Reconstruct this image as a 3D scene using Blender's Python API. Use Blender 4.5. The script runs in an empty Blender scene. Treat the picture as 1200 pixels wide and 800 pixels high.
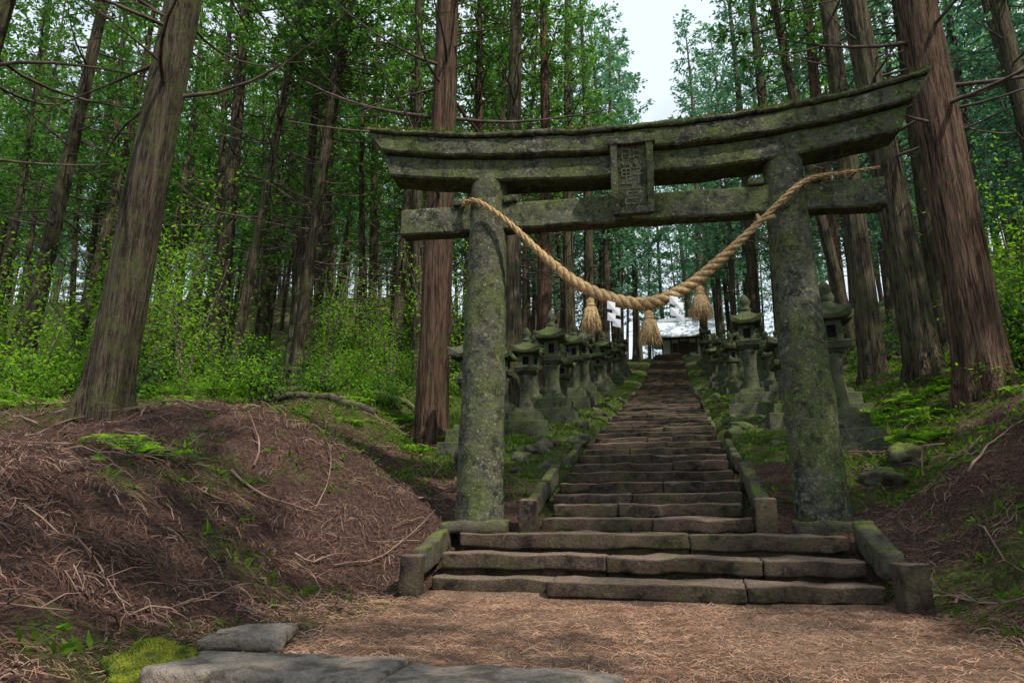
import bpy, bmesh, math, random
import numpy as np
from mathutils import Vector, Matrix, noise as mnoise
rng = np.random.default_rng(7); random.seed(7)
scene = bpy.context.scene
COL = scene.collection

# ------------------------------------------------------------ helpers
def link(o, parent=None):
    COL.objects.link(o)
    if parent: o.parent = parent
    return o
def empty(name, loc=(0,0,0), rot=0):
    e = bpy.data.objects.new(name, None); e.location = loc; e.rotation_euler[2] = rot
    e.empty_display_size = .1
    return link(e)
def np_mesh(name, V, F, mats, mi=None, smooth=False):
    V = np.asarray(V, dtype=np.float32); F = np.asarray(F, dtype=np.int32)
    me = bpy.data.meshes.new(name)
    me.vertices.add(len(V)); me.vertices.foreach_set('co', V.ravel())
    k = F.shape[1]
    me.loops.add(F.size); me.loops.foreach_set('vertex_index', F.ravel())
    me.polygons.add(len(F))
    me.polygons.foreach_set('loop_start', np.arange(len(F), dtype=np.int32)*k)
    me.polygons.foreach_set('loop_total', np.full(len(F), k, dtype=np.int32))
    for m in mats: me.materials.append(m)
    if mi is not None: me.polygons.foreach_set('material_index', np.asarray(mi, dtype=np.int32))
    me.polygons.foreach_set('use_smooth', np.full(len(F), bool(smooth)) if np.isscalar(smooth) else smooth)
    me.update(calc_edges=True)
    return me
class QB:   # quad builder
    def __init__(s): s.V=[]; s.F=[]; s.M=[]; s.S=[]; s.n=0
    def add(s, V, F, m=0, smooth=True):
        V=np.asarray(V,float).reshape(-1,3); F=np.asarray(F,int).reshape(-1,4)
        s.V.append(V); s.F.append(F+s.n); s.M.append(np.full(len(F),m)); s.S.append(np.full(len(F),smooth)); s.n+=len(V)
    def mesh(s, name, mats):
        return np_mesh(name, np.concatenate(s.V), np.concatenate(s.F), mats, np.concatenate(s.M), np.concatenate(s.S))
def norm(a): return a/np.maximum(np.linalg.norm(a,axis=-1,keepdims=True),1e-9)
def tube(pts, rad, seg=6, cap=True, ridge=None):
    pts=np.asarray(pts,float); n=len(pts); rad=np.broadcast_to(np.asarray(rad,float),(n,))
    T=norm(np.gradient(pts,axis=0))
    ref=np.array([0,0,1.]) if abs(T[:,2]).mean()<.8 else np.array([1.,0,0])
    A=norm(np.cross(T,ref)); B=np.cross(T,A)
    th=np.linspace(0,2*math.pi,seg,endpoint=False)
    R=rad[:,None]*np.ones(seg)[None]
    if ridge is not None: R=R*ridge
    V=pts[:,None]+R[...,None]*(np.cos(th)[None,:,None]*A[:,None]+np.sin(th)[None,:,None]*B[:,None])
    V=V.reshape(-1,3)
    i=np.arange(n-1)[:,None]*seg; j=np.arange(seg)[None]; j2=(j+1)%seg
    F=np.stack([i+j,i+j2,i+seg+j2,i+seg+j],-1).reshape(-1,4)
    if cap:
        c0=len(V); V=np.vstack([V,pts[0],pts[-1]])
        e=[]
        for a in range(0,seg,2):
            e.append([c0,(a+2)%seg,(a+1)%seg,a]); b=(n-1)*seg
            e.append([c0+1,b+a,b+(a+1)%seg,b+(a+2)%seg])
        F=np.vstack([F,e])
    return V,F
def leaves(P,D,L,W,up=None):
    N=len(P); r=rng.normal(size=(N,3)) if up is None else up+rng.normal(size=(N,3))*.35
    S=norm(np.cross(D,r)); L=np.broadcast_to(L,(N,))[:,None]; W=np.broadcast_to(W,(N,))[:,None]
    V=np.stack([P,P+D*L*.45+S*W*.5,P+D*L,P+D*L*.45-S*W*.5],1).reshape(-1,3)
    return V,np.arange(4*N).reshape(-1,4)
def strips(P,ang,L,W,H,K=4,curl=1.0,tilt=.15):
    """curved thin twigs lying on ground height function"""
    N=len(P); t=np.linspace(0,1,K)[None]
    c=rng.normal(size=(N,1))*curl
    a=ang[:,None]+c*(t-.5)
    step=L[:,None]/(K-1)
    x=P[:,:1]+np.cumsum(np.cos(a)*step,1)-step; y=P[:,1:2]+np.cumsum(np.sin(a)*step,1)-step
    z=H(x,y)+P[:,2:3]+ rng.normal(size=(N,1))*tilt*L[:,None]*(t-.3)+ rng.random((N,1))*.25*L[:,None]*4*t*(1-t)
    w=W[:,None]*(1-.5*t)
    tw=rng.uniform(0,math.pi,(N,1))
    sx=-np.sin(a)*w*np.cos(tw); sy=np.cos(a)*w*np.cos(tw); sz=w*np.sin(tw)
    A=np.stack([x+sx,y+sy,z+sz],-1); B=np.stack([x-sx,y-sy,z-sz],-1)
    V=np.stack([A,B],2).reshape(-1,3)   # N,K,2
    base=(np.arange(N)*2*K)[:,None]+ (np.arange(K-1)*2)[None]
    F=np.stack([base,base+1,base+3,base+2],-1).reshape(-1,4)
    return V,F
def sn(x,y,s=1.0,p=0.0):
    return (np.sin(x*1.7*s+p+1.3*np.sin(y*.9*s+p))+np.sin(y*2.1*s+p*2+1.1*np.sin(x*1.3*s))+np.sin((x+y)*1.1*s+p*3+np.sin((x-y)*1.9*s)))/3
def smooth(t): t=np.clip(t,0,1); return t*t*(3-2*t)

# ------------------------------------------------------------ terrain function
BY=[-60,0,7.0,7.4,8.3,8.6,10.5,13,35,65,72,100,180,320]
BZ=[-1.5,-.02,0.0,.12,.56,.72,1.34,1.98,7.0,15.1,15.4,17.5,24,40]
def H(x,y):
    x=np.asarray(x,float); y=np.asarray(y,float)
    b=np.interp(y,BY,BZ)
    s=np.abs(x+.12*sn(x*0,y,1.0))
    f=smooth((y-8.6)/3)
    x0=np.where(x<0,2.35,2.6)*(1-f)+3.6*f
    hb=np.where(x<0,1.25,1.15)*(1-f*.25)
    bank=hb*smooth((s-x0)/np.where(x<0,3.3,2.6)) + .055*np.maximum(s-x0,0)
    m=smooth((s-x0)/1.2)
    n=m*(.10*sn(x,y,1.1)+.06*sn(x,y,3.3,2)+.035*sn(x,y,8,1)+.015*sn(x,y,19,3)*(y<16))+(1-m)*(.012*sn(x,y,2.5)+.006*sn(x,y,9))
    far=smooth((y-18)/15)*smooth((s-5)/8)
    n=n+far*.5*sn(x,y,.25,1)+smooth((y-38)/45)*smooth((s-10)/22)*9
    corr=smooth((y-9)/2)*(1-smooth((s-3.6)/1))*smooth((s-1.25)/.5)*(.12+.05*sn(x,y,2.2,5)+.05*sn(x,y,5.5,1))
    st=-.14*(1-smooth((s-1.25)/.2))*(y>8.4)*smooth((y-8.4)/.3)-.1*(1-smooth((s-2.2)/.2))*((y>7.2)&(y<8.4))
    return b+bank+n+corr+st
def h(x,y): return float(H(np.array([x]),np.array([y]))[0])

# ------------------------------------------------------------ materials
def newmat(name):
    m=bpy.data.materials.new(name); m.use_nodes=True; nt=m.node_tree; nt.nodes.clear()
    out=nt.nodes.new('ShaderNodeOutputMaterial'); return m,nt,out
def N(nt,t,**kw):
    n=nt.nodes.new(t)
    for k,v in kw.items():
        if k.startswith('_'): setattr(n,k[1:],v)
        else: n.inputs[k.replace('__',' ')].default_value=v
    return n
def coords(nt,scale=(1,1,1),kind='Object'):
    tc=nt.nodes.new('ShaderNodeTexCoord'); mp=nt.nodes.new('ShaderNodeMapping'); mp.inputs['Scale'].default_value=scale
    nt.links.new(tc.outputs[kind],mp.inputs['Vector']); return mp.outputs[0]
def noise(nt,vec,scale,detail=5,rough=.6,dist=0):
    n=N(nt,'ShaderNodeTexNoise',Scale=scale,Detail=detail,Roughness=rough,Distortion=dist); nt.links.new(vec,n.inputs['Vector']); return n.outputs['Fac']
def ramp(nt,fac,stops):
    r=nt.nodes.new('ShaderNodeValToRGB'); e=r.color_ramp.elements
    e[0].position=stops[0][0]; e[0].color=(*stops[0][1],1); e[1].position=stops[-1][0]; e[1].color=(*stops[-1][1],1)
    for p,c in stops[1:-1]:
        q=e.new(p); q.color=(*c,1)
    nt.links.new(fac,r.inputs[0]); return r.outputs[0]
def bw(nt,fac,a,b): return ramp(nt,fac,[(a,(0,0,0)),(b,(1,1,1))])
def mix(nt,fac,a,b,mode='MIX'):
    m=nt.nodes.new('ShaderNodeMix'); m.data_type='RGBA'; m.blend_type=mode
    for s,v in ((0,fac),(6,a),(7,b)):
        if isinstance(v,(int,float)): m.inputs[s].default_value=v
        elif isinstance(v,tuple): m.inputs[s].default_value=(*v,1)
        else: nt.links.new(v,m.inputs[s])
    return m.outputs[2]
def math_(nt,op,a,b=0.0,clamp=False):
    m=nt.nodes.new('ShaderNodeMath'); m.operation=op; m.use_clamp=clamp
    for i,v in enumerate((a,b)):
        if isinstance(v,(int,float)): m.inputs[i].default_value=v
        else: nt.links.new(v,m.inputs[i])
    return m.outputs[0]
def finish(nt,out,col,rough=.9,height=None,dist=.02,strength=1.0,spec=.25):
    p=N(nt,'ShaderNodeBsdfPrincipled',Roughness=rough); p.inputs['Specular IOR Level'].default_value=spec
    if isinstance(col,tuple): p.inputs['Base Color'].default_value=(*col,1)
    else: nt.links.new(col,p.inputs['Base Color'])
    if height is not None:
        b=N(nt,'ShaderNodeBump',Strength=strength,Distance=dist); nt.links.new(height,b.inputs['Height']); nt.links.new(b.outputs[0],p.inputs['Normal'])
    nt.links.new(p.outputs[0],out.inputs[0]); return p
def normz(nt):
    g=nt.nodes.new('ShaderNodeNewGeometry'); s=nt.nodes.new('ShaderNodeSeparateXYZ'); nt.links.new(g.outputs['Normal'],s.inputs[0]); return s.outputs['Z']

def stone_mat(name,dark,mid,light,moss=(.05,.085,.015),mossamt=.5,side=.3,scale=1.0,blotch=(.6,.72),topcol=None,sr=(.46,.58),lichen_over=0):
    m,nt,out=newmat(name); v=coords(nt)
    oi=nt.nodes.new('ShaderNodeObjectInfo'); va=nt.nodes.new('ShaderNodeVectorMath'); va.operation='ADD'
    sc=nt.nodes.new('ShaderNodeVectorMath'); sc.operation='SCALE'; sc.inputs[3].default_value=13
    cb=nt.nodes.new('ShaderNodeCombineXYZ'); nt.links.new(oi.outputs['Random'],cb.inputs[0]); nt.links.new(cb.outputs[0],sc.inputs[0])
    nt.links.new(v,va.inputs[0]); nt.links.new(sc.outputs[0],va.inputs[1]); v=va.outputs[0]
    a=noise(nt,v,3*scale,6,.65); b=noise(nt,v,22*scale,4,.7); c=noise(nt,v,1.2*scale,3,.6,.5); d=noise(nt,v,9*scale,5,.75,.4)
    col=ramp(nt,a,[(.38,dark),(.5,mid),(.68,tuple(q*1.35 for q in mid))])
    lich=bw(nt,d,*blotch)
    col=mix(nt,lich,col,light)
    col=mix(nt,math_(nt,'MULTIPLY',bw(nt,b,.45,.65),.6),col,dark,'MIX')
    z=normz(nt)
    if topcol: col=mix(nt,math_(nt,'MULTIPLY',bw(nt,z,.3,.8),.8),col,mix(nt,bw(nt,b,.4,.6),tuple(q*.5 for q in topcol),topcol))
    top=math_(nt,'MULTIPLY',bw(nt,z,.45,.8),bw(nt,math_(nt,'ADD',math_(nt,'MULTIPLY',c,.55),math_(nt,'MULTIPLY',d,.45)),.66-mossamt*.3,.74-mossamt*.3))
    sd=math_(nt,'MULTIPLY',bw(nt,math_(nt,'ADD',math_(nt,'MULTIPLY',c,.5),math_(nt,'MULTIPLY',d,.5)),*sr),side)
    mf=math_(nt,'MAXIMUM',top,sd)
    mc=mix(nt,bw(nt,b,.35,.65),tuple(q*.45 for q in moss),tuple(q*1.6 for q in moss))
    col=mix(nt,mf,col,mc)
    if lichen_over:
        e=noise(nt,v,14*scale,5,.8,.8); col=mix(nt,math_(nt,'MULTIPLY',bw(nt,e,.57,.64),lichen_over),col,light)
        g=noise(nt,v,5*scale,5,.8,.3); col=mix(nt,math_(nt,'MULTIPLY',bw(nt,g,.52,.63),.85),col,dark)
    hh=math_(nt,'ADD',math_(nt,'MULTIPLY',a,.6),math_(nt,'MULTIPLY',b,.5))
    finish(nt,out,col,.92,hh,.04,1.0)
    return m
MAT={}
MAT['gate']=stone_mat('weathered_gate_stone',(.016,.017,.012),(.08,.08,.056),(.30,.31,.23),moss=(.07,.092,.02),mossamt=.8,side=.8,blotch=(.54,.64),scale=1.5,sr=(.46,.55),lichen_over=.7)
MAT['lantern']=stone_mat('lantern_stone',(.022,.024,.016),(.08,.082,.058),(.20,.21,.15),moss=(.06,.085,.018),mossamt=.85,side=.7,scale=1.8,blotch=(.55,.67))
MAT['step']=stone_mat('step_stone',(.016,.011,.009),(.07,.048,.036),(.16,.118,.09),moss=(.055,.072,.02),mossamt=.3,side=.3,scale=1.6,blotch=(.54,.7),topcol=(.26,.185,.14))
MAT['curb']=stone_mat('kerb_stone',(.03,.027,.02),(.09,.078,.06),(.21,.19,.14),moss=(.105,.13,.025),mossamt=.62,side=.3,scale=2.2)
MAT['slab']=stone_mat('path_slab_stone',(.10,.085,.07),(.25,.21,.175),(.40,.345,.30),moss=(.1,.14,.02),mossamt=.05,side=.05,scale=2.2)
MAT['mossrock']=stone_mat('moss_rock',(.05,.06,.02),(.12,.16,.02),(.2,.24,.03),moss=(.19,.21,.015),mossamt=1.0,side=.6,scale=5)

def bark_mat(name,dark,mid,light,moss=.25,detail=1.0):
    m,nt,out=newmat(name); v=coords(nt,(1,1,.05)); v2=coords(nt)
    oi=nt.nodes.new('ShaderNodeObjectInfo')
    a=noise(nt,v,15,4,.7,.3); b=noise(nt,v,60,3,.75); d=noise(nt,v2,2.6,5,.75)
    f=math_(nt,'ADD',math_(nt,'MULTIPLY',a,.55),math_(nt,'MULTIPLY',b,.45))
    col=ramp(nt,f,[(.43,dark),(.49,mid),(.58,light)])
    col=mix(nt,math_(nt,'MULTIPLY',oi.outputs['Random'],.4),col,tuple(q*.55 for q in mid))
    mf=math_(nt,'MULTIPLY',bw(nt,d,.46,.62),moss)
    col=mix(nt,mf,col,(.085,.10,.035))
    finish(nt,out,col,.95,f,.14,1.0,.15); return m
MAT['bark_red']=bark_mat('cedar_bark_red',(.015,.009,.007),(.10,.056,.040),(.23,.145,.105),.35)
MAT['bark_brown']=bark_mat('cedar_bark_brown',(.011,.009,.007),(.065,.049,.036),(.175,.138,.10),.7)
MAT['bark_haze']=bark_mat('cedar_bark_haze',(.04,.03,.025),(.10,.078,.062),(.19,.155,.12),.35)  # far bark made paler: aerial haze painted into the colour
def simple(name,ca,cb,scale,rough=.9,st=(1,1,1),dist=.01,bump=True):
    m,nt,out=newmat(name); v=coords(nt,st); a=noise(nt,v,scale,3,.65)
    finish(nt,out,ramp(nt,a,[(.35,ca),(.65,cb)]),rough,a if bump else None,dist); return m
MAT['twig']=simple('dead_branch',(.04,.028,.023),(.13,.10,.08),4,.9,bump=False)

def leaf_mat(name,ca,cb,cc,trans=.45,ns=.35,rough=.55):
    m,nt,out=newmat(name); v=coords(nt); oi=nt.nodes.new('ShaderNodeObjectInfo')
    a=noise(nt,v,ns*8,2,.75)
    col=ramp(nt,a,[(.36,ca),(.5,cb),(.62,cc)])
    col=mix(nt,math_(nt,'MULTIPLY',oi.outputs['Random'],.45),col,ca)
    p=N(nt,'ShaderNodeBsdfDiffuse')
    t=nt.nodes.new('ShaderNodeBsdfTranslucent'); mx=nt.nodes.new('ShaderNodeMixShader'); mx.inputs[0].default_value=trans
    nt.links.new(col,p.inputs['Color']); 
    tcol=mix(nt,1.0,col,(1.8,2.0,.9),'MULTIPLY'); nt.links.new(tcol,t.inputs['Color'])
    nt.links.new(p.outputs[0],mx.inputs[1]); nt.links.new(t.outputs[0],mx.inputs[2]); nt.links.new(mx.outputs[0],out.inputs[0]); return m
MAT['needle']=leaf_mat('cedar_needles',(.03,.085,.025),(.08,.19,.045),(.17,.31,.07),.45)
MAT['needle_teal_haze']=leaf_mat('cedar_needles_teal_haze',(.055,.14,.115),(.105,.23,.185),(.19,.34,.27),.4)  # teal foliage, with the lighter, bluer haze of distance mixed into its colour
MAT['leaf']=leaf_mat('shrub_leaves',(.05,.12,.018),(.13,.27,.03),(.27,.41,.05),.5,.6)
MAT['leaf_dark']=leaf_mat('evergreen_shrub_leaves',(.025,.06,.02),(.05,.12,.03),(.10,.18,.05),.3,.6)
MAT['moss']=leaf_mat('moss_plants',(.05,.09,.015),(.09,.15,.02),(.15,.21,.04),.35,.5)
MAT['straw']=simple('straw_rope',(.27,.17,.075),(.58,.42,.22),30,.9)
MAT['paper']=simple('white_paper',(.78,.79,.8),(.84,.84,.85),6,.8,bump=False)
MAT['litter']=simple('dry_cedar_litter',(.05,.025,.019),(.16,.088,.065),2.5,.9,bump=False)
MAT['litter2']=simple('dry_cedar_needles',(.13,.078,.06),(.28,.19,.145),3.0,.9,bump=False)
MAT['needle_path']=simple('path_cedar_needles',(.22,.12,.075),(.44,.28,.19),3.0,.9,bump=False)
MAT['wood']=simple('dark_timber',(.04,.025,.018),(.09,.06,.04),6,.8,(1,1,.2))
MAT['roof']=simple('pale_metal_roof',(.5,.56,.62),(.68,.74,.8),3,.5)
MAT['plaster']=simple('pale_plaster',(.5,.48,.44),(.6,.58,.54),3,.9)
MAT['firebox_shade']=simple('lantern_firebox_shade',(.008,.008,.007),(.015,.014,.012),5,1)  # near-black core box, shade inside the firebox painted as colour
MAT['glyph']=simple('plaque_lettering',(.06,.065,.04),(.14,.145,.09),14,.8)

def ground_mat():
    m,nt,out=newmat('forest_ground'); v=coords(nt)
    at=nt.nodes.new('ShaderNodeAttribute'); at.attribute_name='path'
    am=nt.nodes.new('ShaderNodeAttribute'); am.attribute_name='moss'
    vs=nt.nodes.new('ShaderNodeMapping'); vs.inputs['Rotation'].default_value=(0,0,.6); vs.inputs['Scale'].default_value=(1,.25,1); nt.links.new(v,vs.inputs[0])
    a=noise(nt,v,1.3,4,.65); b=noise(nt,v,24,6,.8,1.0); c=noise(nt,vs.outputs[0],60,4,.75,1.5); d=noise(nt,v,5,4,.7)
    f=math_(nt,'ADD',math_(nt,'MULTIPLY',b,.5),math_(nt,'MULTIPLY',c,.5))
    lit=ramp(nt,f,[(.42,(.010,.006,.005)),(.5,(.07,.04,.031)),(.60,(.22,.135,.10))])
    lit=mix(nt,math_(nt,'MULTIPLY',bw(nt,a,.4,.65),.5),lit,(.05,.028,.022))
    pth=ramp(nt,f,[(.42,(.09,.053,.036)),(.5,(.27,.17,.115)),(.60,(.48,.325,.225))])
    pth=mix(nt,math_(nt,'MULTIPLY',bw(nt,a,.42,.6),.6),pth,(.12,.07,.048))
    grn=ramp(nt,b,[(.38,(.015,.028,.006)),(.5,(.05,.08,.014)),(.62,(.12,.155,.03))])
    mf=bw(nt,math_(nt,'ADD',math_(nt,'MULTIPLY',am.outputs['Fac'],.6),math_(nt,'MULTIPLY',d,.55)),.50,.66)
    mf=math_(nt,'MULTIPLY',mf,bw(nt,b,.38,.55))
    col=mix(nt,mf,lit,grn); col=mix(nt,bw(nt,math_(nt,'ADD',at.outputs['Fac'],math_(nt,'MULTIPLY',math_(nt,'SUBTRACT',d,.5),.8)),.35,.65),col,pth)
    hh=math_(nt,'ADD',math_(nt,'MULTIPLY',f,.8),math_(nt,'MULTIPLY',d,.4))
    finish(nt,out,col,.95,hh,.07,1.0,.15); return m
MAT['ground']=ground_mat()

# ------------------------------------------------------------ ground
def axis(lo,a,b,hi,fine,coarse):
    l=a-np.cumsum(np.geomspace(fine,coarse,60)); l=l[l>lo][::-1]
    r=b+np.cumsum(np.geomspace(fine,coarse,60)); r=r[r<hi]
    return np.concatenate([[lo],l,np.arange(a,b,fine),[b],r,[hi]])
gx=axis(-260,-12,10,260,.08,14); gy=axis(-60,1.5,18,400,.08,14)
GX,GY=np.meshgrid(gx,gy); GZ=H(GX,GY)
V=np.stack([GX,GY,GZ],-1).reshape(-1,3); nx=len(gx); ny=len(gy)
i=np.arange(ny-1)[:,None]*nx+np.arange(nx-1)[None]
F=np.stack([i,i+1,i+1+nx,i+nx],-1).reshape(-1,4)
me=np_mesh('forest_ground',V,F,[MAT['ground']],smooth=True)
def pathmask(x,y):
    return (1-smooth((np.abs(x-.1)-2.0)/.6))*(1-smooth((y-7.0)/.6))
def mossmask(x,y):
    s=np.abs(x)
    m=.5+.45*sn(x,y,.9,4)+.2*sn(x,y,3.1,2)
    m=m+.30*smooth((y-9)/3)*(1-smooth((s-4)/2))     # corridor beside stairs
    m=m-.20*(1-smooth((y-9.5)/2.5))*(1-smooth((s-7)/3))*(x<0)
    m=m+.2*smooth((y-10)/4)-.08*(x>0)*(y<14)
    return np.clip(m,0,1)
for nm,fn in (('path',pathmask),('moss',mossmask)):
    a=me.attributes.new(nm,'FLOAT','POINT'); a.data.foreach_set('value',fn(V[:,0],V[:,1]).astype(np.float32))
link(bpy.data.objects.new('forest_ground',me))

# ------------------------------------------------------------ litter & small plants
def scatter(n,x0,x1,y0,y1,dens):
    out=[]; tot=0
    while tot<n:
        x=rng.uniform(x0,x1,n*2); y=rng.uniform(y0,y1,n*2); k=rng.random(n*2)<dens(x,y)
        p=np.stack([x[k],y[k]],1); out.append(p); tot+=len(p)
        if len(out)>30: break
    return np.concatenate(out)[:n]
def bankd(x,y):
    s=np.abs(x); d=smooth((s-2.2)/.5)*(1-.8*smooth((y-10)/6))
    d=d/(1+np.maximum(y-4,0)*.12)*(.25+.75*(sn(x,y,2.3,1)*.5+.5))
    return d*(1-.75*mossmask(x,y))
nc=9500; C0=scatter(nc,-13,7.5,1.2,16,bankd); nc=len(C0); kk=6
P=np.repeat(C0,kk,0)+rng.normal(size=(nc*kk,2))*.05; A0=np.repeat(rng.uniform(0,6.28,nc),kk)+rng.normal(size=nc*kk)*.45
n=len(P); P3=np.column_stack([P,np.repeat(rng.random(nc)**2*.05,kk)+rng.random(n)*.015])
V,F=strips(P3,A0,rng.uniform(.04,.20,n)*rng.choice([1,1,1,1.6],n),rng.uniform(.002,.006,n),H,4,1.3,.22)
link(bpy.data.objects.new('dry_cedar_litter',np_mesh('dry_cedar_litter',V,F,[MAT['litter'],MAT['litter2']],mi=np.repeat(np.repeat((rng.random(nc)<.25),kk).astype(int),3))))
P=scatter(34000,-2.8,3.2,1.8,8.0,lambda x,y: .35+.4*(sn(x,y,1.5)>0))
n=len(P); P3=np.column_stack([P,np.full(n,.003)])
V,F=strips(P3,rng.uniform(0,2*math.pi,n),rng.uniform(.03,.13,n),rng.uniform(.0012,.0028,n),H,3,1.2,.05)
keep=~((P[:,1]>7.0))
F=F.reshape(n,2,4)[keep].reshape(-1,4)
link(bpy.data.objects.new('path_needles',np_mesh('path_needles',V,F,[MAT['needle_path']])))
# fallen branches
qb=QB()
for k in range(150):
    if k<105: x=random.uniform(-9,-2.4); y=random.uniform(2.5,14)
    else: x=random.uniform(2.8,7); y=random.uniform(5,13)
    a=random.uniform(0,6.28); L=random.uniform(.3,1.6); c=random.gauss(0,.9); pts=[]; px,py=x,y
    lift=random.uniform(0,.3)
    for q in range(8):
        t=q/7; pts.append((px,py,h(px,py)+.03+.05*random.random()+lift*t*t*L*.5)); px+=math.cos(a+c*t)*L/7; py+=math.sin(a+c*t)*L/7
    if any(abs(p[0])<2.45 for p in pts): continue
    V,F=tube(pts,np.linspace(random.uniform(.006,.02),.004,8),6); qb.add(V,F,0)
    for s in range(3):
        q=random.randint(2,6); b=pts[q]; aa=a+random.choice([-1,1])*random.uniform(.5,1.1); l=L*.25
        V,F=tube([b,(b[0]+math.cos(aa)*l*.5,b[1]+math.sin(aa)*l*.5,b[2]+.06),(b[0]+math.cos(aa)*l,b[1]+math.sin(aa)*l,b[2]+.05)],[.006,.004,.002],4); qb.add(V,F,0)
link(bpy.data.objects.new('fallen_branches',qb.mesh('fallen_branches',[MAT['litter2']])))
for (x0,y0,x1,y1,r) in [(-8.6,13.4,-5.6,13.0,.10),(-7,15.5,-4.9,14.6,.08),(-11,15,-8,16.5,.09)]:
    pts=[(x0+(x1-x0)*t,y0+(y1-y0)*t,h(x0+(x1-x0)*t,y0+(y1-y0)*t)+r*.8) for t in np.linspace(0,1,9)]
    V,F=tube(pts,np.linspace(r,r*.7,9),12,True,ridge=1+.06*rng.normal(size=(9,12)))
    link(bpy.data.objects.new('fallen_log',np_mesh('fallen_log',V,F,[MAT['curb']],smooth=True)))
# small ground plants
def plantd(x,y):
    s=np.abs(x); return smooth((s-2.3)/.6)*np.clip(mossmask(x,y)*1.2-.25,0,1)*(.35+.65*smooth((y-7)/4))
def stairside(x,y):
    s=np.abs(x); return (s>1.3)&(s<5)
for nm,cnt_,box_,fn,Lr in (('ground_plants',13500,(-16,9,2.5,24),plantd,(.05,.16)),('stairside_plants',5000,(-5,5,9.2,45),lambda x,y: stairside(x,y)*mossmask(x,y)/(1+(y-9)*.05),(.04,.12))):
    P=scatter(cnt_,*box_,fn); n=len(P); k=6
    B=np.repeat(np.column_stack([P,H(P[:,0],P[:,1])]),k,0)+rng.normal(size=(n*k,3))*[.05,.05,.0]
    D=norm(rng.normal(size=(n*k,3))*[1,1,.3]+[0,0,.75])
    V,F=leaves(B,D,rng.uniform(*Lr,n*k),rng.uniform(.015,.05,n*k))
    link(bpy.data.objects.new(nm,np_mesh(nm,V,F,[MAT['moss'],MAT['leaf']],mi=(rng.random(n*k)<.3).astype(int))))
# fern clumps: arching fronds with paired leaflets
def fern_mesh(name,seed):
    r=np.random.default_rng(seed); qb=QB()
    for k in range(9):
        a=k*.7+r.normal()*.2; L=r.uniform(.3,.5); d=np.array([math.cos(a),math.sin(a),0]); sd=np.array([-d[1],d[0],0])
        t=np.linspace(.08,1,14)[:,None]; pts=d*L*t+np.array([0,0,1])*L*(1.1*t-.9*t**2)
        V,F=tube(pts,np.linspace(.004,.001,14),3,False); qb.add(V,F,0)
        for sg in (-1,1):
            D=norm(sd*sg+d*.35+r.normal(size=(14,3))*.08); V,F=leaves(pts,D,.11*np.sin(np.pi*(t[:,0]*.85+.12))+.015,.03,up=np.array([0,0,1.])); qb.add(V,F,0,False)
    return qb.mesh(name,[MAT['leaf']])
FM=[fern_mesh('fern_a',1),fern_mesh('fern_b',2)]
FR=empty('ferns')
for k in range(130):
    x=random.choice([random.uniform(-13,-3.4),random.uniform(-13,-3.4),random.uniform(3.4,8)]); y=random.uniform(4.5,16)
    if float(mossmask(np.array([x]),np.array([y]))[0])<.45 : continue
    o=bpy.data.objects.new('fern',random.choice(FM)); o.location=(x,y,h(x,y)); s=random.uniform(.6,1.3); o.scale=(s,s,s); o.rotation_euler[2]=random.uniform(0,6); link(o,FR)

# ------------------------------------------------------------ stone blocks
def block(qlist,c,size,rot=0,amp=.012,bev=.02,mat=0,shear=None,seed=0):
    bm=bmesh.new(); bmesh.ops.create_cube(bm,size=1)
    for v in bm.verts: v.co=Vector((v.co.x*size[0],v.co.y*size[1],v.co.z*size[2]))
    bmesh.ops.bevel(bm,geom=bm.edges[:],offset=bev,segments=2,affect='EDGES',profile=.6)
    for it in range(2):
        es=[e for e in bm.edges if e.calc_length()>.16]
        if es: bmesh.ops.subdivide_edges(bm,edges=es,cuts=2,use_grid_fill=True)
    R=Matrix.Rotation(rot,4,'Z')
    for v in bm.verts:
        if shear: v.co.z+=shear*v.co.y
        w=R@v.co+Vector(c)
        nv=mnoise.noise_vector(w*3.1+Vector((seed,0,0)))*amp*1.3+mnoise.noise_vector(w*11)*amp*.8
        v.co=w+nv
    for f in bm.faces: f.material_index=mat; f.smooth=True
    qlist.append(bm)
def join_bm(name,bms,mats,parent=None,loc=None,rot=0):
    me=bpy.data.meshes.new(name); tot=bmesh.new()
    for b in bms:
        t=bpy.data.meshes.new('t'); b.to_mesh(t); tot.from_mesh(t); bpy.data.meshes.remove(t); b.free()
    tot.to_mesh(me); tot.free()
    for m in mats: me.materials.append(m)
    o=bpy.data.objects.new(name,me); link(o,parent)
    if loc: o.location=loc
    o.rotation_euler[2]=rot
    return o
steps=[(7.05,.19,2.18),(7.5,.40,2.15),(7.95,.61,2.12)]
ys=[8.45,8.9,9.4,9.9,10.4]; z=.61
for y_ in ys: z+=.165; steps.append((y_,z,1.2))
TY=[10.4,13,35,65]; TZ=[z,2.12,7.15,15.4]
while z<15.3:
    z+=.172; y2=np.interp(z,TZ,TY); 
    steps.append((float(y2),z,1.2))
bms=[]
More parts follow.
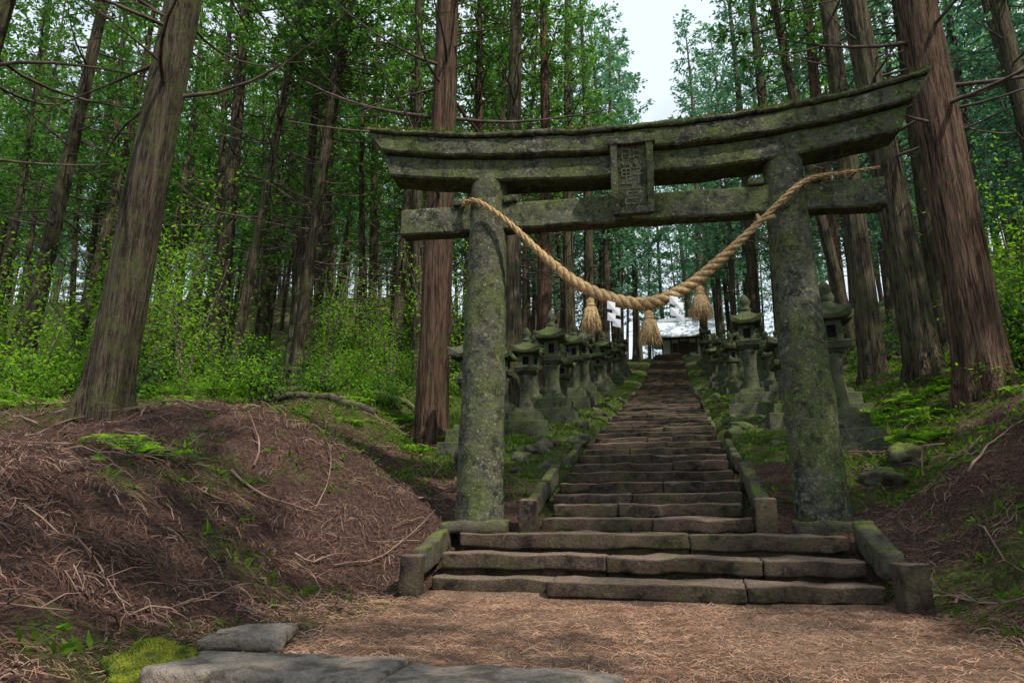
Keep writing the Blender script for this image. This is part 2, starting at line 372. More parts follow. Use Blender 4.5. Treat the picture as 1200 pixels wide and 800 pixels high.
for k,(yf,zt,hw) in enumerate(steps):
    yn=steps[k+1][0] if k+1<len(steps) else yf+1
    dep=yn-yf+.14
    nb=random.choice([1,2,2,2,3]) if hw<2 else [3,2,3][k]
    hw2=hw+(random.uniform(-.05,.06) if hw<2 else 0)
    cuts=[-hw2]+sorted([(-hw+2*hw*(j/nb))+random.uniform(-.4,.4) for j in range(1,nb)])+[hw2]
    if k==0: cuts=[-2.18,-.9,1.0,2.18]
    if k==1: cuts=[-2.15,-.35,1.2,2.15]
    if k==2: cuts=[-2.12,.5,2.12]
    for a,b in zip(cuts[:-1],cuts[1:]):
        j=random.uniform(-.035,.035)
        if k==0: j={-2.18:.28,-.9:.08,1.0:.12}[a]-.08
        zz=random.uniform(-.02,.012)
        if yf<24:
            block(bms,((a+b)/2,yf+dep/2+j,zt-.08+zz),(b-a-.006,dep,.16),random.uniform(-.015,.015),.024,.025,0,seed=k)
            block(bms,((a+b)/2,yf+dep/2+.04+j,zt-.23+zz),(b-a-.02,dep-.07,.16),0,.018,.02,0,seed=k+5)
        else:
            bm=bmesh.new(); bmesh.ops.create_cube(bm,size=1)
            for v in bm.verts: v.co=Vector((v.co.x*(b-a-.01)+(a+b)/2,v.co.y*dep+yf+dep/2+j,v.co.z*.3+zt-.15+zz+random.uniform(-.01,.01)))
            bms.append(bm)
def kerb(x,y0,z0,y1,z1,w=.2,t=.26,skip=0,sink=0):
    n=max(1,int((y1-y0)/1.05)); 
    for q in range(n):
        if random.random()<skip: continue
        a=y0+(y1-y0)*q/n; b=y0+(y1-y0)*(q+1)/n; za=z0+(z1-z0)*q/n; zb=z0+(z1-z0)*(q+1)/n
        block(bms,(x+random.uniform(-.04,.04),(a+b)/2,(za+zb)/2-t/2+.03-sink*random.random()),(w*random.uniform(.8,1.1),b-a-.03,t),random.uniform(-.05,.05),.024,.03,1,shear=(zb-za)/(b-a),seed=q*3)
kerb(-2.33,7.25,.42,8.3,.68,.18); kerb(2.33,7.15,.45,8.3,.72,.19)
block(bms,(-2.33,7.05,.18),(.22,.24,.46),.05,.02,.03,0); block(bms,(2.36,6.95,.18),(.24,.24,.46),.1,.02,.03,0)
kerb(-1.36,8.55,.94,10.5,1.54,.16); kerb(1.36,8.55,.94,10.5,1.54,.16)
block(bms,(-1.36,8.35,.78),(.22,.2,.44),0,.016,.03,0); block(bms,(1.36,8.35,.78),(.22,.2,.44),0,.016,.03,0)
kerb(-1.32,11.2,1.66,13.0,2.1,.13); kerb(1.32,11.2,1.66,13.0,2.1,.13)
kerb(-1.30,13.4,2.1,35,7.1,.13,.2,.55,.12); kerb(1.30,13.4,2.1,35,7.1,.13,.2,.55,.12)
join_bm('stone_staircase',bms,[MAT['step'],MAT['curb']])
b=[]; block(b,(-1.6,3.42,.02),(1.25,.5,.16),.03,.014,.03); block(b,(-.42,3.40,.01),(1.08,.5,.16),-.02,.014,.03); block(b,(.45,3.26,-.03),(.62,.42,.12),-.06,.014,.03)
join_bm('path_edging_slab',b,[MAT['slab']])
b=[]; block(b,(-2.33,4.25,.05),(.5,.42,.09),.35,.03,.03); join_bm('flat_stone',b,[MAT['slab']])
def rock(name,loc,s,mat,seed,sub=4):
    bm=bmesh.new(); bmesh.ops.create_icosphere(bm,subdivisions=sub,radius=1)
    for v in bm.verts:
        d=v.co.copy(); 
        cell=mnoise.voronoi(d*1.1+Vector((seed,2,0)))[0]
        nn=(cell[0]-.4)*.55+mnoise.noise(d*1.3+Vector((seed,0,0)))*.35+mnoise.noise(d*4+Vector((seed,5,0)))*.14+mnoise.noise(d*11)*.05
        v.co=Vector((d.x*s[0],d.y*s[1],d.z*s[2]))*(1+nn)
    for f in bm.faces: f.smooth=True
    me=bpy.data.meshes.new(name); bm.to_mesh(me); bm.free(); me.materials.append(mat)
    o=bpy.data.objects.new(name,me); o.location=loc; o.rotation_euler=(random.gauss(0,.3),random.gauss(0,.3),random.uniform(0,6)); return link(o)
rk=rock('mossy_rock',(-2.38,3.42,.02),(.24,.2,.13),MAT['mossrock'],3,5)
P0=np.empty(len(rk.data.vertices)*3); rk.data.vertices.foreach_get('co',P0); P0=P0.reshape(-1,3); Nn=norm(P0)
idx=rng.integers(0,len(P0),5000); D=norm(Nn[idx]+rng.normal(size=(5000,3))*.5); V,F=leaves(P0[idx],D,rng.uniform(.006,.016,5000),.005)
link(bpy.data.objects.new('moss_fuzz',np_mesh('moss_fuzz',V,F,[MAT['moss']])),rk)
for k in range(110):
    sd=random.choice([-1,1]); y=random.triangular(9.3,34,12); x=sd*random.uniform(1.5,3.3)
    s=random.uniform(.06,.2); rock('boulder',(x,y,h(x,y)),(s*random.uniform(.9,1.8),s,s*.75),random.choice([MAT['lantern'],MAT['lantern'],MAT['curb']]),k*3.1,3)
for x,y,s in [(3.0,9.9,.2),(3.5,10.6,.24),(-2.9,10.8,.22)]:
    rock('boulder',(x,y,h(x,y)+.05),(s*1.4,s,s*.8),MAT['curb'],x*7)

# ------------------------------------------------------------ torii gate
G=empty('torii_gate',(0,8.7,0),math.radians(4.5))
def disp(V,amp,f=2.5):
    out=np.empty_like(V)
    for i,v in enumerate(V):
        w=Vector(v); out[i]=np.array(w+mnoise.noise_vector(w*f)*amp+mnoise.noise_vector(w*f*4)*amp*.5)
    return out
for nm,x0,x1 in (('pillar_1',-2.05,-1.95),('pillar_2',2.05,2.0)):
    zs=np.linspace(.5,5.40,90); t=(zs-.7)/4.75
    pts=np.stack([x0+(x1-x0)*t,0*t,zs],1); r=.305-.055*np.clip(t,0,1)
    V,F=tube(pts,r,48); V=disp(V,.018,3)
    o=bpy.data.objects.new(nm,np_mesh(nm,V,F,[MAT['gate']],smooth=True)); link(o,G)
bb=[]
block(bb,(-2.05,0,.66),(.85,.85,.16),0,.03,.05); block(bb,(2.05,0,.66),(.85,.85,.16),0,.03,.05)
join_bm('pillar_plinth',bb,[MAT['curb']],G)
def beam(name,L,prof,curve,nseg=110,amp=.01,lean=0,Lneg=None):
    P=len(prof); ts=np.linspace(-1,1,nseg)
    V=[]
    for t in ts:
        for (yy,zz,ex) in prof:
            x=t*((L if t>0 else (Lneg or L))+ex); V.append((x,yy,zz+curve(x)))
    V=np.array(V); F=[]
    for i in range(nseg-1):
        for j in range(P):
            j2=(j+1)%P; F.append([i*P+j,(i+1)*P+j,(i+1)*P+j2,i*P+j2])
    for b,flip in ((0,1),((nseg-1)*P,0)):
        for j in range(1,P-2,2):
            q=[b,b+j,b+j+1,b+j+2]; F.append(q if flip else q[::-1])
    V=disp(V,amp)
    me=np_mesh(name,V,F,[MAT['gate']],smooth=True); o=bpy.data.objects.new(name,me); link(o,G)
    md=o.modifiers.new('e','EDGE_SPLIT'); md.split_angle=math.radians(40); return o
def rect(y0,y1,z0,z1,e0,e1,b=.025):
    def ex(z): return e0+(e1-e0)*(z-z0)/(z1-z0)
    pts=[(y0+b,z0),((y0+y1)/2,z0),(y1-b,z0),(y1,z0+b),(y1,(z0+z1)/2),(y1,z1-b),(y1-b,z1),((y0+y1)/2,z1+.02),(y0+b,z1),(y0,z1-b),(y0,(z0+z1)/2),(y0,z0+b)]
    return [(y,z,ex(z)) for y,z in pts]
cv=lambda x: (.46 if x>0 else .36)*(abs(x)/3.85)**2.3
beam('shimaki_beam',3.44,rect(-.23,.23,5.24,5.56,0,.12),cv,amp=.016,Lneg=3.34)
beam('kasagi_beam',3.60,rect(-.34,.34,5.563,5.83,0,.22),cv,amp=.022,Lneg=3.46)
beam('kasagi_cap',3.79,rect(-.39,.39,5.833,5.90,0,.05,.02),cv,amp=.032,Lneg=3.64)
beam('nuki_beam',3.19,rect(-.13,.13,4.61,5.00,0,0),lambda x:0,amp=.016)
bb=[]
for sx in (-1,1):
    for s2 in (-1,1):
        block(bb,(sx*(1.985+s2*.36),-.0,5.04),(.2,.34,.10),0,.006,.02)
block(bb,(0,-.02,5.12),(.3,.22,.25),0,.006,.02)
join_bm('wedges_and_strut',bb,[MAT['gate']],G)
# plaque
bb=[]
def pb(c,s,m=0): block(bb,c,s,0,.008,.012,m)
pb((0,0,0),(.38,.06,.86)); pb((-.23,-.025,0),(.09,.13,.94)); pb((.23,-.025,0),(.09,.13,.94)); pb((0,-.03,.47),(.62,.15,.10)); pb((0,-.03,-.47),(.52,.13,.09))
def stroke(x0,z0,x1,z1,w=.017):
    bm=bmesh.new(); bmesh.ops.create_cube(bm,size=1); L=math.hypot(x1-x0,z1-z0); a=math.atan2(z1-z0,x1-x0)
    for v in bm.verts:
        p=Vector((v.co.x*L,v.co.y*.014,v.co.z*w)); v.co=Vector(((x0+x1)/2+p.x*math.cos(a)-p.z*math.sin(a),-.032+p.y,(z0+z1)/2+p.x*math.sin(a)+p.z*math.cos(a)))
    for f in bm.faces: f.material_index=1
    bb.append(bm)
for cz,st in ((.26,[(-.12,.1,-.02,.1),(-.12,.04,-.02,.04),(-.12,.1,-.12,-.02),(-.02,.1,-.02,-.02),(.03,.09,.12,.05),(.03,.02,.12,-.01),(.03,.1,.03,-.02),(-.12,-.07,-.1,-.11),(-.04,-.07,-.03,-.11),(.04,-.07,.05,-.11),(.11,-.06,.13,-.11)]),
              (0,[(-.13,.1,-.02,.1),(-.13,.1,-.13,.0),(-.02,.1,-.02,0),(-.13,.05,-.02,.05),(-.13,0,-.02,0),(-.075,.1,-.075,-.1),(-.14,-.1,-.01,-.1),(.02,.1,.13,.1),(.13,.1,.07,.04),(.02,.02,.14,.02),(.08,.02,.08,-.11)]),
              (-.26,[(0,.13,0,.1),(-.14,.09,.14,.09),(-.14,.09,-.14,.05),(.14,.09,.14,.05),(-.07,.05,.07,.05),(-.07,.05,-.07,0),(.07,.05,.07,0),(-.07,0,.07,0),(-.1,-.04,.1,-.04),(-.1,-.04,-.1,-.11),(.1,-.04,.1,-.11),(-.1,-.11,.1,-.11)])):
    for s in st: stroke(s[0],cz+s[1],s[2],cz+s[3])
pl=join_bm('name_plaque',bb,[MAT['gate'],MAT['glyph']],G); pl.location=(0.03,-.42,5.10); pl.rotation_euler=(math.radians(8),0,0)
# moss tufts on the top beam
n=4200; x=rng.uniform(-3.65,3.8,n); keep=rng.random(n)<(.3+.7*(sn(x,x*0,1.6,2)>-.1)); x=x[keep]; n=len(x); k=4
B=np.column_stack([x,rng.uniform(-.39,.37,n),5.90+np.where(x>0,.46,.36)*(np.abs(x)/3.85)**2.3]); B=np.repeat(B,k,0)
D=norm(rng.normal(size=(n*k,3))*[1,1,.3]+[0,0,.9]); V,F=leaves(B,D,rng.uniform(.02,.075,n*k),rng.uniform(.012,.03,n*k))
link(bpy.data.objects.new('moss_on_beam',np_mesh('moss_on_beam',V,F,[MAT['moss'],MAT['litter2']],mi=(rng.random(n*k)<.3).astype(int))),G)
# rope
ctrl=np.array([(-2.32,.0,5.02),(-2.25,-.22,4.99),(-2.03,-.36,4.93),(-1.6,-.36,4.58),(-1.1,-.32,4.05),(-.6,-.3,3.63),(0.05,-.3,3.40),(.6,-.3,3.56),(1.1,-.32,3.95),(1.65,-.36,4.45),(2.03,-.37,4.80),(2.32,-.30,4.97),(2.7,-.2,5.05),(3.15,-.14,5.12)])
def catmull(c,n):
    c=np.vstack([2*c[0]-c[1],c,2*c[-1]-c[-2]]); out=[]
    for i in range(1,len(c)-2):
        for t in np.linspace(0,1,n,endpoint=False):
            p0,p1,p2,p3=c[i-1:i+3]; out.append(.5*((2*p1)+(-p0+p2)*t+(2*p0-5*p1+4*p2-p3)*t*t+(-p0+3*p1-3*p2+p3)*t**3))
    out.append(c[-2]); return np.array(out)
C=catmull(ctrl,26); T=norm(np.gradient(C,axis=0)); s=np.concatenate([[0],np.cumsum(np.linalg.norm(np.diff(C,axis=0),axis=1))])
A=norm(np.cross(T,[0,1,0])); Bn=np.cross(T,A)
R=.030+.044*np.exp(-((C[:,0]-.05)/1.3)**4)-.012*smooth((C[:,0]-2.0)/.8)
qb=QB()
for k in range(3):
    ph=s*2*math.pi/.36+k*2*math.pi/3
    pts=C+(R*.60)[:,None]*(np.cos(ph)[:,None]*A+np.sin(ph)[:,None]*Bn)
    V,F=tube(pts,R*.56,9); qb.add(V,F,0)
n=3200; idx=rng.integers(20,len(C)-20,n); B=C[idx]+rng.normal(size=(n,3))*R[idx][:,None]*.6; D=norm(T[idx]*rng.choice([-1,1],n)[:,None]+rng.normal(size=(n,3))*.5)
V,F=leaves(B,D,rng.uniform(.04,.11,n),.004); qb.add(V,F,0)
V,F=tube([(-2.3,-.1,5.0),(-2.36,.12,4.98),(-2.33,.2,5.08),(-2.3,.05,5.1)],.03,6); qb.add(V,F,0)
V,F=tube([(1.62,-.05,4.62),(1.6,-.3,4.42),(1.75,-.42,4.42)],.025,6); qb.add(V,F,0)
def ropept(x): 
    i=np.argmin(np.abs(C[:,0]-x)); return C[i]
for x in (-.56,.16,.80):
    p=ropept(x); top=p[2]-.05
    V,F=tube([(x,p[1],top+.1),(x,p[1],top-.08)],.012,6); qb.add(V,F,0)
    V,F=tube([(x,p[1],top-.04),(x,p[1],top-.08),(x,p[1],top-.14),(x,p[1],top-.155),(x,p[1],top-.19),(x,p[1],top-.3),(x,p[1],top-.40)],[.02,.055,.05,.045,.08,.105,.115],18,ridge=1+.08*rng.normal(size=(7,18))); qb.add(V,F,0)
    V,F=tube([(x,p[1],top-.135),(x,p[1],top-.165)],[.062,.062],14); qb.add(V,F,0)
    n=620; a=rng.uniform(0,2*math.pi,n); r0=rng.uniform(.02,.06,n); z0=top-rng.uniform(.13,.2,n)
    B=np.column_stack([x+np.cos(a)*r0,p[1]+np.sin(a)*r0,z0]); sp=rng.uniform(.1,.38,n)
    D=norm(np.column_stack([np.cos(a)*sp,np.sin(a)*sp,-np.ones(n)])); L=rng.uniform(.24,.36,n)
    V,F=leaves(B,D,L,.011); qb.add(V,F,0)
link(bpy.data.objects.new('shimenawa_rope',qb.mesh('shimenawa_rope',[MAT['straw']])),G)
qb=QB()
for x in (-.27,.50):
    p=ropept(x); w=.10; xx=x-.03; zz=p[2]-.05; yy=p[1]-.10
    V,F=tube([(x,p[1],p[2]),(x,yy,zz)],.006,4); qb.add(V,F,0)
    for q in range(4):
        hh=.12
        x0=xx+(-w*.5); P=[(x0,yy,zz),(x0+w,yy-.01,zz-.03),(x0+w*.95,yy-.03,zz-hh-.02),(x0-w*.05,yy+.01,zz-hh+.02)]
        qb.add(P,[[0,1,2,3]],0,False); xx+=.055*(1 if q%2==0 else -1)*1.1; zz-=hh*.66; yy-=.012
link(bpy.data.objects.new('shide_paper',qb.mesh('shide_paper',[MAT['paper']])),G)

# ------------------------------------------------------------ stone lantern
def lantern_mesh(name,rw=.31,post=.7):
    qb=QB()
    def loft(prof,seg,rot=0,m=0,sm=False):
        th=np.linspace(0,2*math.pi,seg,endpoint=False)+rot
        V=[]; 
        for z,r in prof:
            for a in th: V.append((r*math.cos(a),r*math.sin(a),z))
        V=np.array(V); F=[]
        for i in range(len(prof)-1):
            for j in range(seg):
                j2=(j+1)%seg; F.append([i*seg+j,i*seg+j2,(i+1)*seg+j2,(i+1)*seg+j])
        b=(len(prof)-1)*seg
        for j in range(1,seg-2,2): F.append([b,b+j,b+j+1,b+j+2])
        qb.add(V,F,m,sm)
    def box(z0,z1,w0,w1,m=0,c=(0,0)):
        b=.012
        V=[];
        for z,w in ((z0,w0),(z1-b,w1),(z1,w1-2*b)):
            for sx,sy in ((-1,-1),(1,-1),(1,1),(-1,1)): V.append((c[0]+sx*w/2,c[1]+sy*w/2,z))
        F=[[i*4+j,i*4+(j+1)%4,i*4+4+(j+1)%4,i*4+4+j] for i in range(2) for j in range(4)]+[[8,9,10,11],[3,2,1,0]]
        qb.add(V,F,m,False)
    box(-.5,.20,.92,.90); box(.20,.42,.66,.64); box(.42,.52,.46,.42)
    p=.52+post
    loft([(.52,.17),(.6,.15),(.52+post*.5,.125),(p-.08,.14),(p-.03,.17),(p,.14)],12,0,0,True)
    box(p,p+.05,.30,.38); box(p+.05,p+.15,.42,.48)
    q=p+.15
    for sx in (-1,1):
        for sy in (-1,1): box(q,q+.33,.085,.085,0,(sx*.11,sy*.11))
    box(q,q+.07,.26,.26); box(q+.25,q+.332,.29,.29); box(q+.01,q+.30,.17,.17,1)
    n=16; e=q+.33
    V=[]; rows=[(e,rw-.05,0.0),(e+.01,rw-.02,.02),(e+.06,rw,.07),(e+.15,rw*.68,.02),(e+.25,rw*.4,0),(e+.31,rw*.25,0)]
    for z,r,u in rows:
        for j in range(n):
            a=2*math.pi*j/n; ca,sa=math.cos(a),math.sin(a); k=1/max(abs(ca),abs(sa)); cor=((k-1)/(.4142))**1.5
            rr=r*k*(1+.10*cor*(u>0)); V.append((rr*ca,rr*sa,z+u*cor*1.6))
    F=[[i*n+j,i*n+(j+1)%n,(i+1)*n+(j+1)%n,(i+1)*n+j] for i in range(len(rows)-1) for j in range(n)]
    for j in range(1,n-2,2): F.append([0,j+2,j+1,j])
    qb.add(V,F,0,False); g=e+.30
    loft([(g,.09),(g+.04,.12),(g+.07,.09),(g+.09,.065),(g+.14,.10),(g+.20,.11),(g+.27,.075),(g+.35,.01)],12,0,0,True)
    V=np.concatenate(qb.V); V=disp(V,.016,2.0); qb.V=[V]; F=np.concatenate(qb.F); qb.F=[F]
    return qb.mesh(name,[MAT['lantern'],MAT['firebox_shade']])
LM=[lantern_mesh('stone_lantern_a',.31,.7),lantern_mesh('stone_lantern_b',.28,.8),lantern_mesh('stone_lantern_c',.33,.62)]
def lantern(x,y,s=1,dz=0):
    o=bpy.data.objects.new('stone_lantern',random.choice(LM)); o.location=(x,y,h(x,y)+dz); o.rotation_euler=(random.gauss(0,.025),random.gauss(0,.025),random.choice([0,1.5708,3.1416])+random.gauss(0,.1)); o.scale=(s*random.uniform(.9,1.05),)*2+(s*random.uniform(.9,1.12),); link(o)
lantern(-3.3,12.0,1.03); lantern(3.05,12.0,1.16,.0)
for k in range(15):
    y=14.6+k*2.4
    lantern(-2.8+random.uniform(-.25,.25)-(.25 if k==0 else 0),y+random.uniform(-.35,.35),random.uniform(.95,1.18))
    lantern(2.55+random.uniform(-.25,.25),y+.4+random.uniform(-.35,.35),random.uniform(.97,1.22))
for k in range(7):
    lantern(-3.9+random.uniform(-.1,.1),17.4+k*3.1,random.uniform(1,1.15)); lantern(3.8+random.uniform(-.1,.1),16+k*3.2,random.uniform(1,1.25))

# ------------------------------------------------------------ shrine building
S=empty('shrine_building',(1.6,73,16.0)); S.scale=(.68,.68,.85)
def solid(name,bs,mat):
    bl=[]
    for c,s in bs:
        bm=bmesh.new(); bmesh.ops.create_cube(bm,size=1)
        for v in bm.verts: v.co=Vector((v.co.x*s[0]+c[0],v.co.y*s[1]+c[1],v.co.z*s[2]+c[2]))
        bl.append(bm)
    return join_bm(name,bl,[mat],S)
solid('base',[((0,0,-.4),(8,6,2.2))],MAT['lantern'])
solid('walls',[((0,0,1.9),(6.4,4.4,2.396))],MAT['plaster'])
solid('posts_and_doors',[((x,-2.25,1.9),(.22,.22,2.4)) for x in (-3.2,-1.9,-.7,.7,1.9,3.2)]+[((0,-2.28,1.6),(1.3,.1,1.8)),((0,-2.32,2.9),(6.6,.2,.22)),((-1.3,-2.27,1.7),(.9,.08,1.2)),((1.3,-2.27,1.7),(.9,.08,1.2))],MAT['wood'])
qb=QB(); nxr=24; prof=[(-4.2,2.9),(-3.2,3.25),(-2,3.9),(-1,4.7),(0,5.6),(1,4.7),(2,3.9),(3.2,3.25),(4.2,2.9)]
V=[]; 
for i in range(nxr+1):
    x=-5+10*i/nxr; up=.25*(abs(x)/5)**3
    for y,z in prof: V.append((x,y,z+up))
m=len(prof); F=[[i*m+j,(i+1)*m+j,(i+1)*m+j+1,i*m+j+1] for i in range(nxr) for j in range(m-1)]
V=np.array(V); n0=len(V); V2=V-[0,0,.18]; qb.add(np.vstack([V,V2]),F+[[n0+a for a in f[::-1]] for f in F]+[[i*m,n0+i*m,n0+(i+1)*m,(i+1)*m] for i in range(nxr)]+[[j,j+1,n0+j+1,n0+j] for j in range(m-1)]+[[nxr*m+j+1,nxr*m+j,n0+nxr*m+j,n0+nxr*m+j+1] for j in range(m-1)],0,False)
link(bpy.data.objects.new('roof',qb.mesh('roof',[MAT['roof']])),S)
solid('ridge',[((0,0,5.75),(9.4,.5,.4))],MAT['roof'])

# ------------------------------------------------------------ cedar trees
def cedar(name,seed,Ht=27,r0=.4,lean=(0,0),crown0=11,nb=80,ndead=26,seg=28,mats=('bark_brown','needle'),crw=2.6,leafn=12,zdead=3.5,deadL=1.6,bend=.1,lw=1.0):
    r=np.random.default_rng(seed); qb=QB()
    zs=np.concatenate([np.array([-.5,-.2,0,.12,.25,.4,.6,.85,1.15,1.5]),np.arange(2,Ht,.7 if seg>20 else 1.6),[Ht]])
    ph=r.uniform(0,6,4)
    def cen(z):
        z=np.asarray(z,float); zz=np.maximum(z,0)
        return np.stack([lean[0]*zz+bend*np.sin(z*.18+ph[0])-bend*math.sin(ph[0]),lean[1]*zz+bend*np.sin(z*.15+ph[1])-bend*math.sin(ph[1]),z],-1)
    def rad(z): return r0*np.clip(1-np.maximum(z,0)/Ht,0.02,1)**.75
    th=np.linspace(0,2*math.pi,seg,endpoint=False)[None]
    flare=np.exp(-np.maximum(zs,0)/.4)[:,None]
    lob=1+flare*(.22+.2*np.sin(th*5+ph[2])+.12*np.sin(th*8+ph[3]))
    rid=1+.035*np.sin(th*11+ph[0]+.15*zs[:,None])+.03*np.sin(th*7+ph[1]-.1*zs[:,None])+.02*r.normal(size=(len(zs),seg))*(seg>20)
    V,F=tube(cen(zs),rad(zs),seg,False,ridge=lob*rid); qb.add(V,F,0)
    for k in range(ndead):
        z0=r.uniform(zdead,crown0+3); a=r.uniform(0,6.28); L=deadL*r.uniform(.3,1.5); b=cen(z0); d=np.array([math.cos(a),math.sin(a),0]); e=r.uniform(-.35,.25); up=r.uniform(-.1,.5)
        kk=np.linspace(0,1,6)[:,None]; sd=np.array([-d[1],d[0],0])*r.normal()*.25
        pts=b+d*(rad(z0)*.8+L*kk)+np.array([0,0,1])*L*(e*kk+up*kk**2)+sd*L*kk**2
        V,F=tube(pts,np.linspace(.026,.006,6)*(.6+.4*L),4,False); qb.add(V,F,2)
        for q in range(int(1+3*r.random())):
            j=r.integers(2,5); dd=norm(d+r.normal(size=3)*.7); l=L*r.uniform(.2,.45)
            V,F=tube([pts[j],pts[j]+dd*l*.5,pts[j]+dd*l+np.array([0,0,.1*l])],[.009,.006,.003],3,False); qb.add(V,F,2)
    Ps=[];Ds=[];
    for k in range(nb):
        f=(k+r.random())/nb; z0=crown0+(Ht-crown0)*f**1.1; a=k*2.4+r.normal()*.4
        L=crw*(1-f)**.7*r.uniform(.6,1.15)*(.55+.45*min(1,f*6))+.35
        d=np.array([math.cos(a),math.sin(a),0]); e=-.25+.75*f+r.normal()*.1
        kk=np.linspace(0,1,4)[:,None]; b=cen(z0)
        pts=b+d*L*kk+np.array([0,0,1])*L*(e*kk+.3*kk**2)
        V,F=tube(pts,np.linspace(.035,.008,4)*(.5+.3*L),3,False); qb.add(V,F,2)
        nc=max(4,int(3.2*L)+2); t=r.uniform(.2,1,nc); t[0]=1
        side=np.array([-d[1],d[0],0]); off=r.normal(size=(nc,1))*.22*L*(1.1-t[:,None])
        c=b+d*L*t[:,None]+np.array([0,0,1])*(L*(e*t+.3*t**2)[:,None])+side*off-np.array([0,0,1])*np.abs(r.normal(size=(nc,1)))*.1
        Ps.append(np.repeat(c,leafn,0)+r.normal(size=(nc*leafn,3))*.10)
        Ds.append(norm(d*.55+r.normal(size=(nc*leafn,3))*.65+np.array([0,0,-.15])))
    P=np.concatenate(Ps); D=np.concatenate(Ds); V,F=leaves(P,D,r.uniform(.16,.36,len(P)),r.uniform(.05,.10,len(P))*lw)
    qb.add(V,F,1,False)
    return qb.mesh(name,[MAT[mats[0]],MAT[mats[1]],MAT['twig']])
hero=[ # x,y,r,lean x(tan), Ht, crown0, bark
 (-8.0,8.6,.33,.055,30,17,'bark_brown'),
 (-4.45,13.2,.33,.005,31,17,'bark_red'),
 (5.55,13.0,.41,-.012,31,17,'bark_red'),
 (5.75,16.2,.36,-.03,30,16,'bark_brown'),
 (5.6,19.5,.32,-.01,29,15,'bark_brown'),
 (-4.75,21.5,.36,.0,31,16,'bark_brown'),
 (-4.8,27,.33,.01,30,15,'bark_red'),
 (-4.5,33,.33,0,30,14,'bark_brown'),
 (-4.3,39,.33,0,30,13,'bark_brown'),
 (-13.6,9.3,.28,.09,27,15,'bark_brown'),
 (-18.5,16,.26,.05,26,13,'bark_brown'),
 (-15.0,20,.30,.0,27,12,'bark_brown'),
 (-13.2,18.5,.17,.09,24,11,'bark_brown'),
 (-13.0,21.5,.22,.02,24,11,'bark_brown'),
 (-11.2,19,.17,.05,24,11,'bark_brown'),
 (-11.9,20,.2,.07,24,11,'bark_brown'),
 (-9.9,23.5,.22,.04,25,11,'bark_brown'),
 (-6.9,24,.22,0,26,12,'bark_red'),
 (5.0,30,.32,-.0,30,12,'bark_brown'),
 (10.5,20,.28,-.03,27,12,'bark_brown'),
 (9.0,24,.32,.0,28,12,'bark_brown'),
 (6.6,26.5,.3,.0,28,12,'bark_red'),
 (4.8,37,.32,0,28,11,'bark_brown'),
]
pos=[]
for k,(x,y,r,ln,Ht,c0,bk) in enumerate(hero):
    me=cedar('unseen_shade_cedar',100+k,Ht,r,(ln,random.uniform(-.01,.01)),c0,60,50 if y<25 else 34,44 if y<20 else 28,(bk,'needle' if x<0 else 'needle_teal_haze'),2.5,8,5.0 if y<20 else 4,2.6 if y<14 else 1.8,lw=1.25)
    o=bpy.data.objects.new('unseen_shade_cedar',me); o.location=(x,y,h(x,y)-.05); link(o); pos.append((x,y))
VAR=[cedar('cedar_near_%d'%k,200+k,25+k,.16+.03*k,(random.uniform(-.03,.03),0),[8,10,9,11][k],74,24,12,('bark_brown','needle'),2.2,7,3.5,1.4,bend=.25,lw=1.55) for k in range(4)]
VARF=[cedar('cedar_far_%d'%k,300+k,24+k,.18+.03*k,(random.uniform(-.03,.03),0),[6,8,5,9][k],80,7,8,('bark_haze','needle_teal_haze'),2.4,6,2.5,1.3,bend=.25,lw=1.9) for k in range(4)]
FE=empty('distant_cedar_forest')
for x,y in ((9.5,3.2),(12.5,1),(12,5.5),(16,8),(7,-3.5),(15,-4),(20,2),(14,11)):  # out-of-view cedars added to shade the gate and break up the sun
    o=bpy.data.objects.new('unseen_shade_cedar',random.choice(VAR)); o.location=(x,y,h(x,y)-.1); o.rotation_euler[2]=random.uniform(0,6.28); link(o); pos.append((x,y))
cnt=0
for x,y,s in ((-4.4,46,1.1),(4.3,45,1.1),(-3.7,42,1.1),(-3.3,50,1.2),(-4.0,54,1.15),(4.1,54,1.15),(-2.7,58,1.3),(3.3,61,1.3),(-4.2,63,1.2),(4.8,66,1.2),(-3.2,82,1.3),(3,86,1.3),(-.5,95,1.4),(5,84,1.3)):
    o=bpy.data.objects.new('unseen_shade_cedar',random.choice(VARF)); o.location=(x,y,h(x,y)-.1); o.scale=(s*1.15,s*1.15,s); o.rotation_euler[2]=random.uniform(0,6.28); link(o,FE); pos.append((x,y))
for tries in range(12000):
    y=random.uniform(19,105); w=16+y*.75
    x=random.uniform(-w-8-y*.15,w)
    lim=5.2 if y<40 else (4.4 if y<66 else 7 if y<80 else 0)
    if abs(x)<lim: continue
    if 66<y<80 and abs(x-1.6)<5.5: continue
    ms=2.0 if y<55 else 3.0
    if x>0 and y<50: ms=2.8
    if any((x-a)**2+(y-b)**2<ms*ms for a,b in pos): continue
    pos.append((x,y)); cnt+=1
    near=y<55 and x<2 and random.random()<.85 or (y<38 and x<8)
    o=bpy.data.objects.new('unseen_shade_cedar',random.choice(VAR if near else VARF)); o.location=(x,y,h(x,y)-.1)
    s=random.uniform(.75,1.2); o.scale=(s,s,s*random.uniform(.9,1.1)); o.rotation_euler=(random.gauss(0,.03),random.gauss(0,.03),random.uniform(0,6.28))
    link(o,None if y<35 else FE)
    if cnt>=430: break
print('forest trees',cnt)

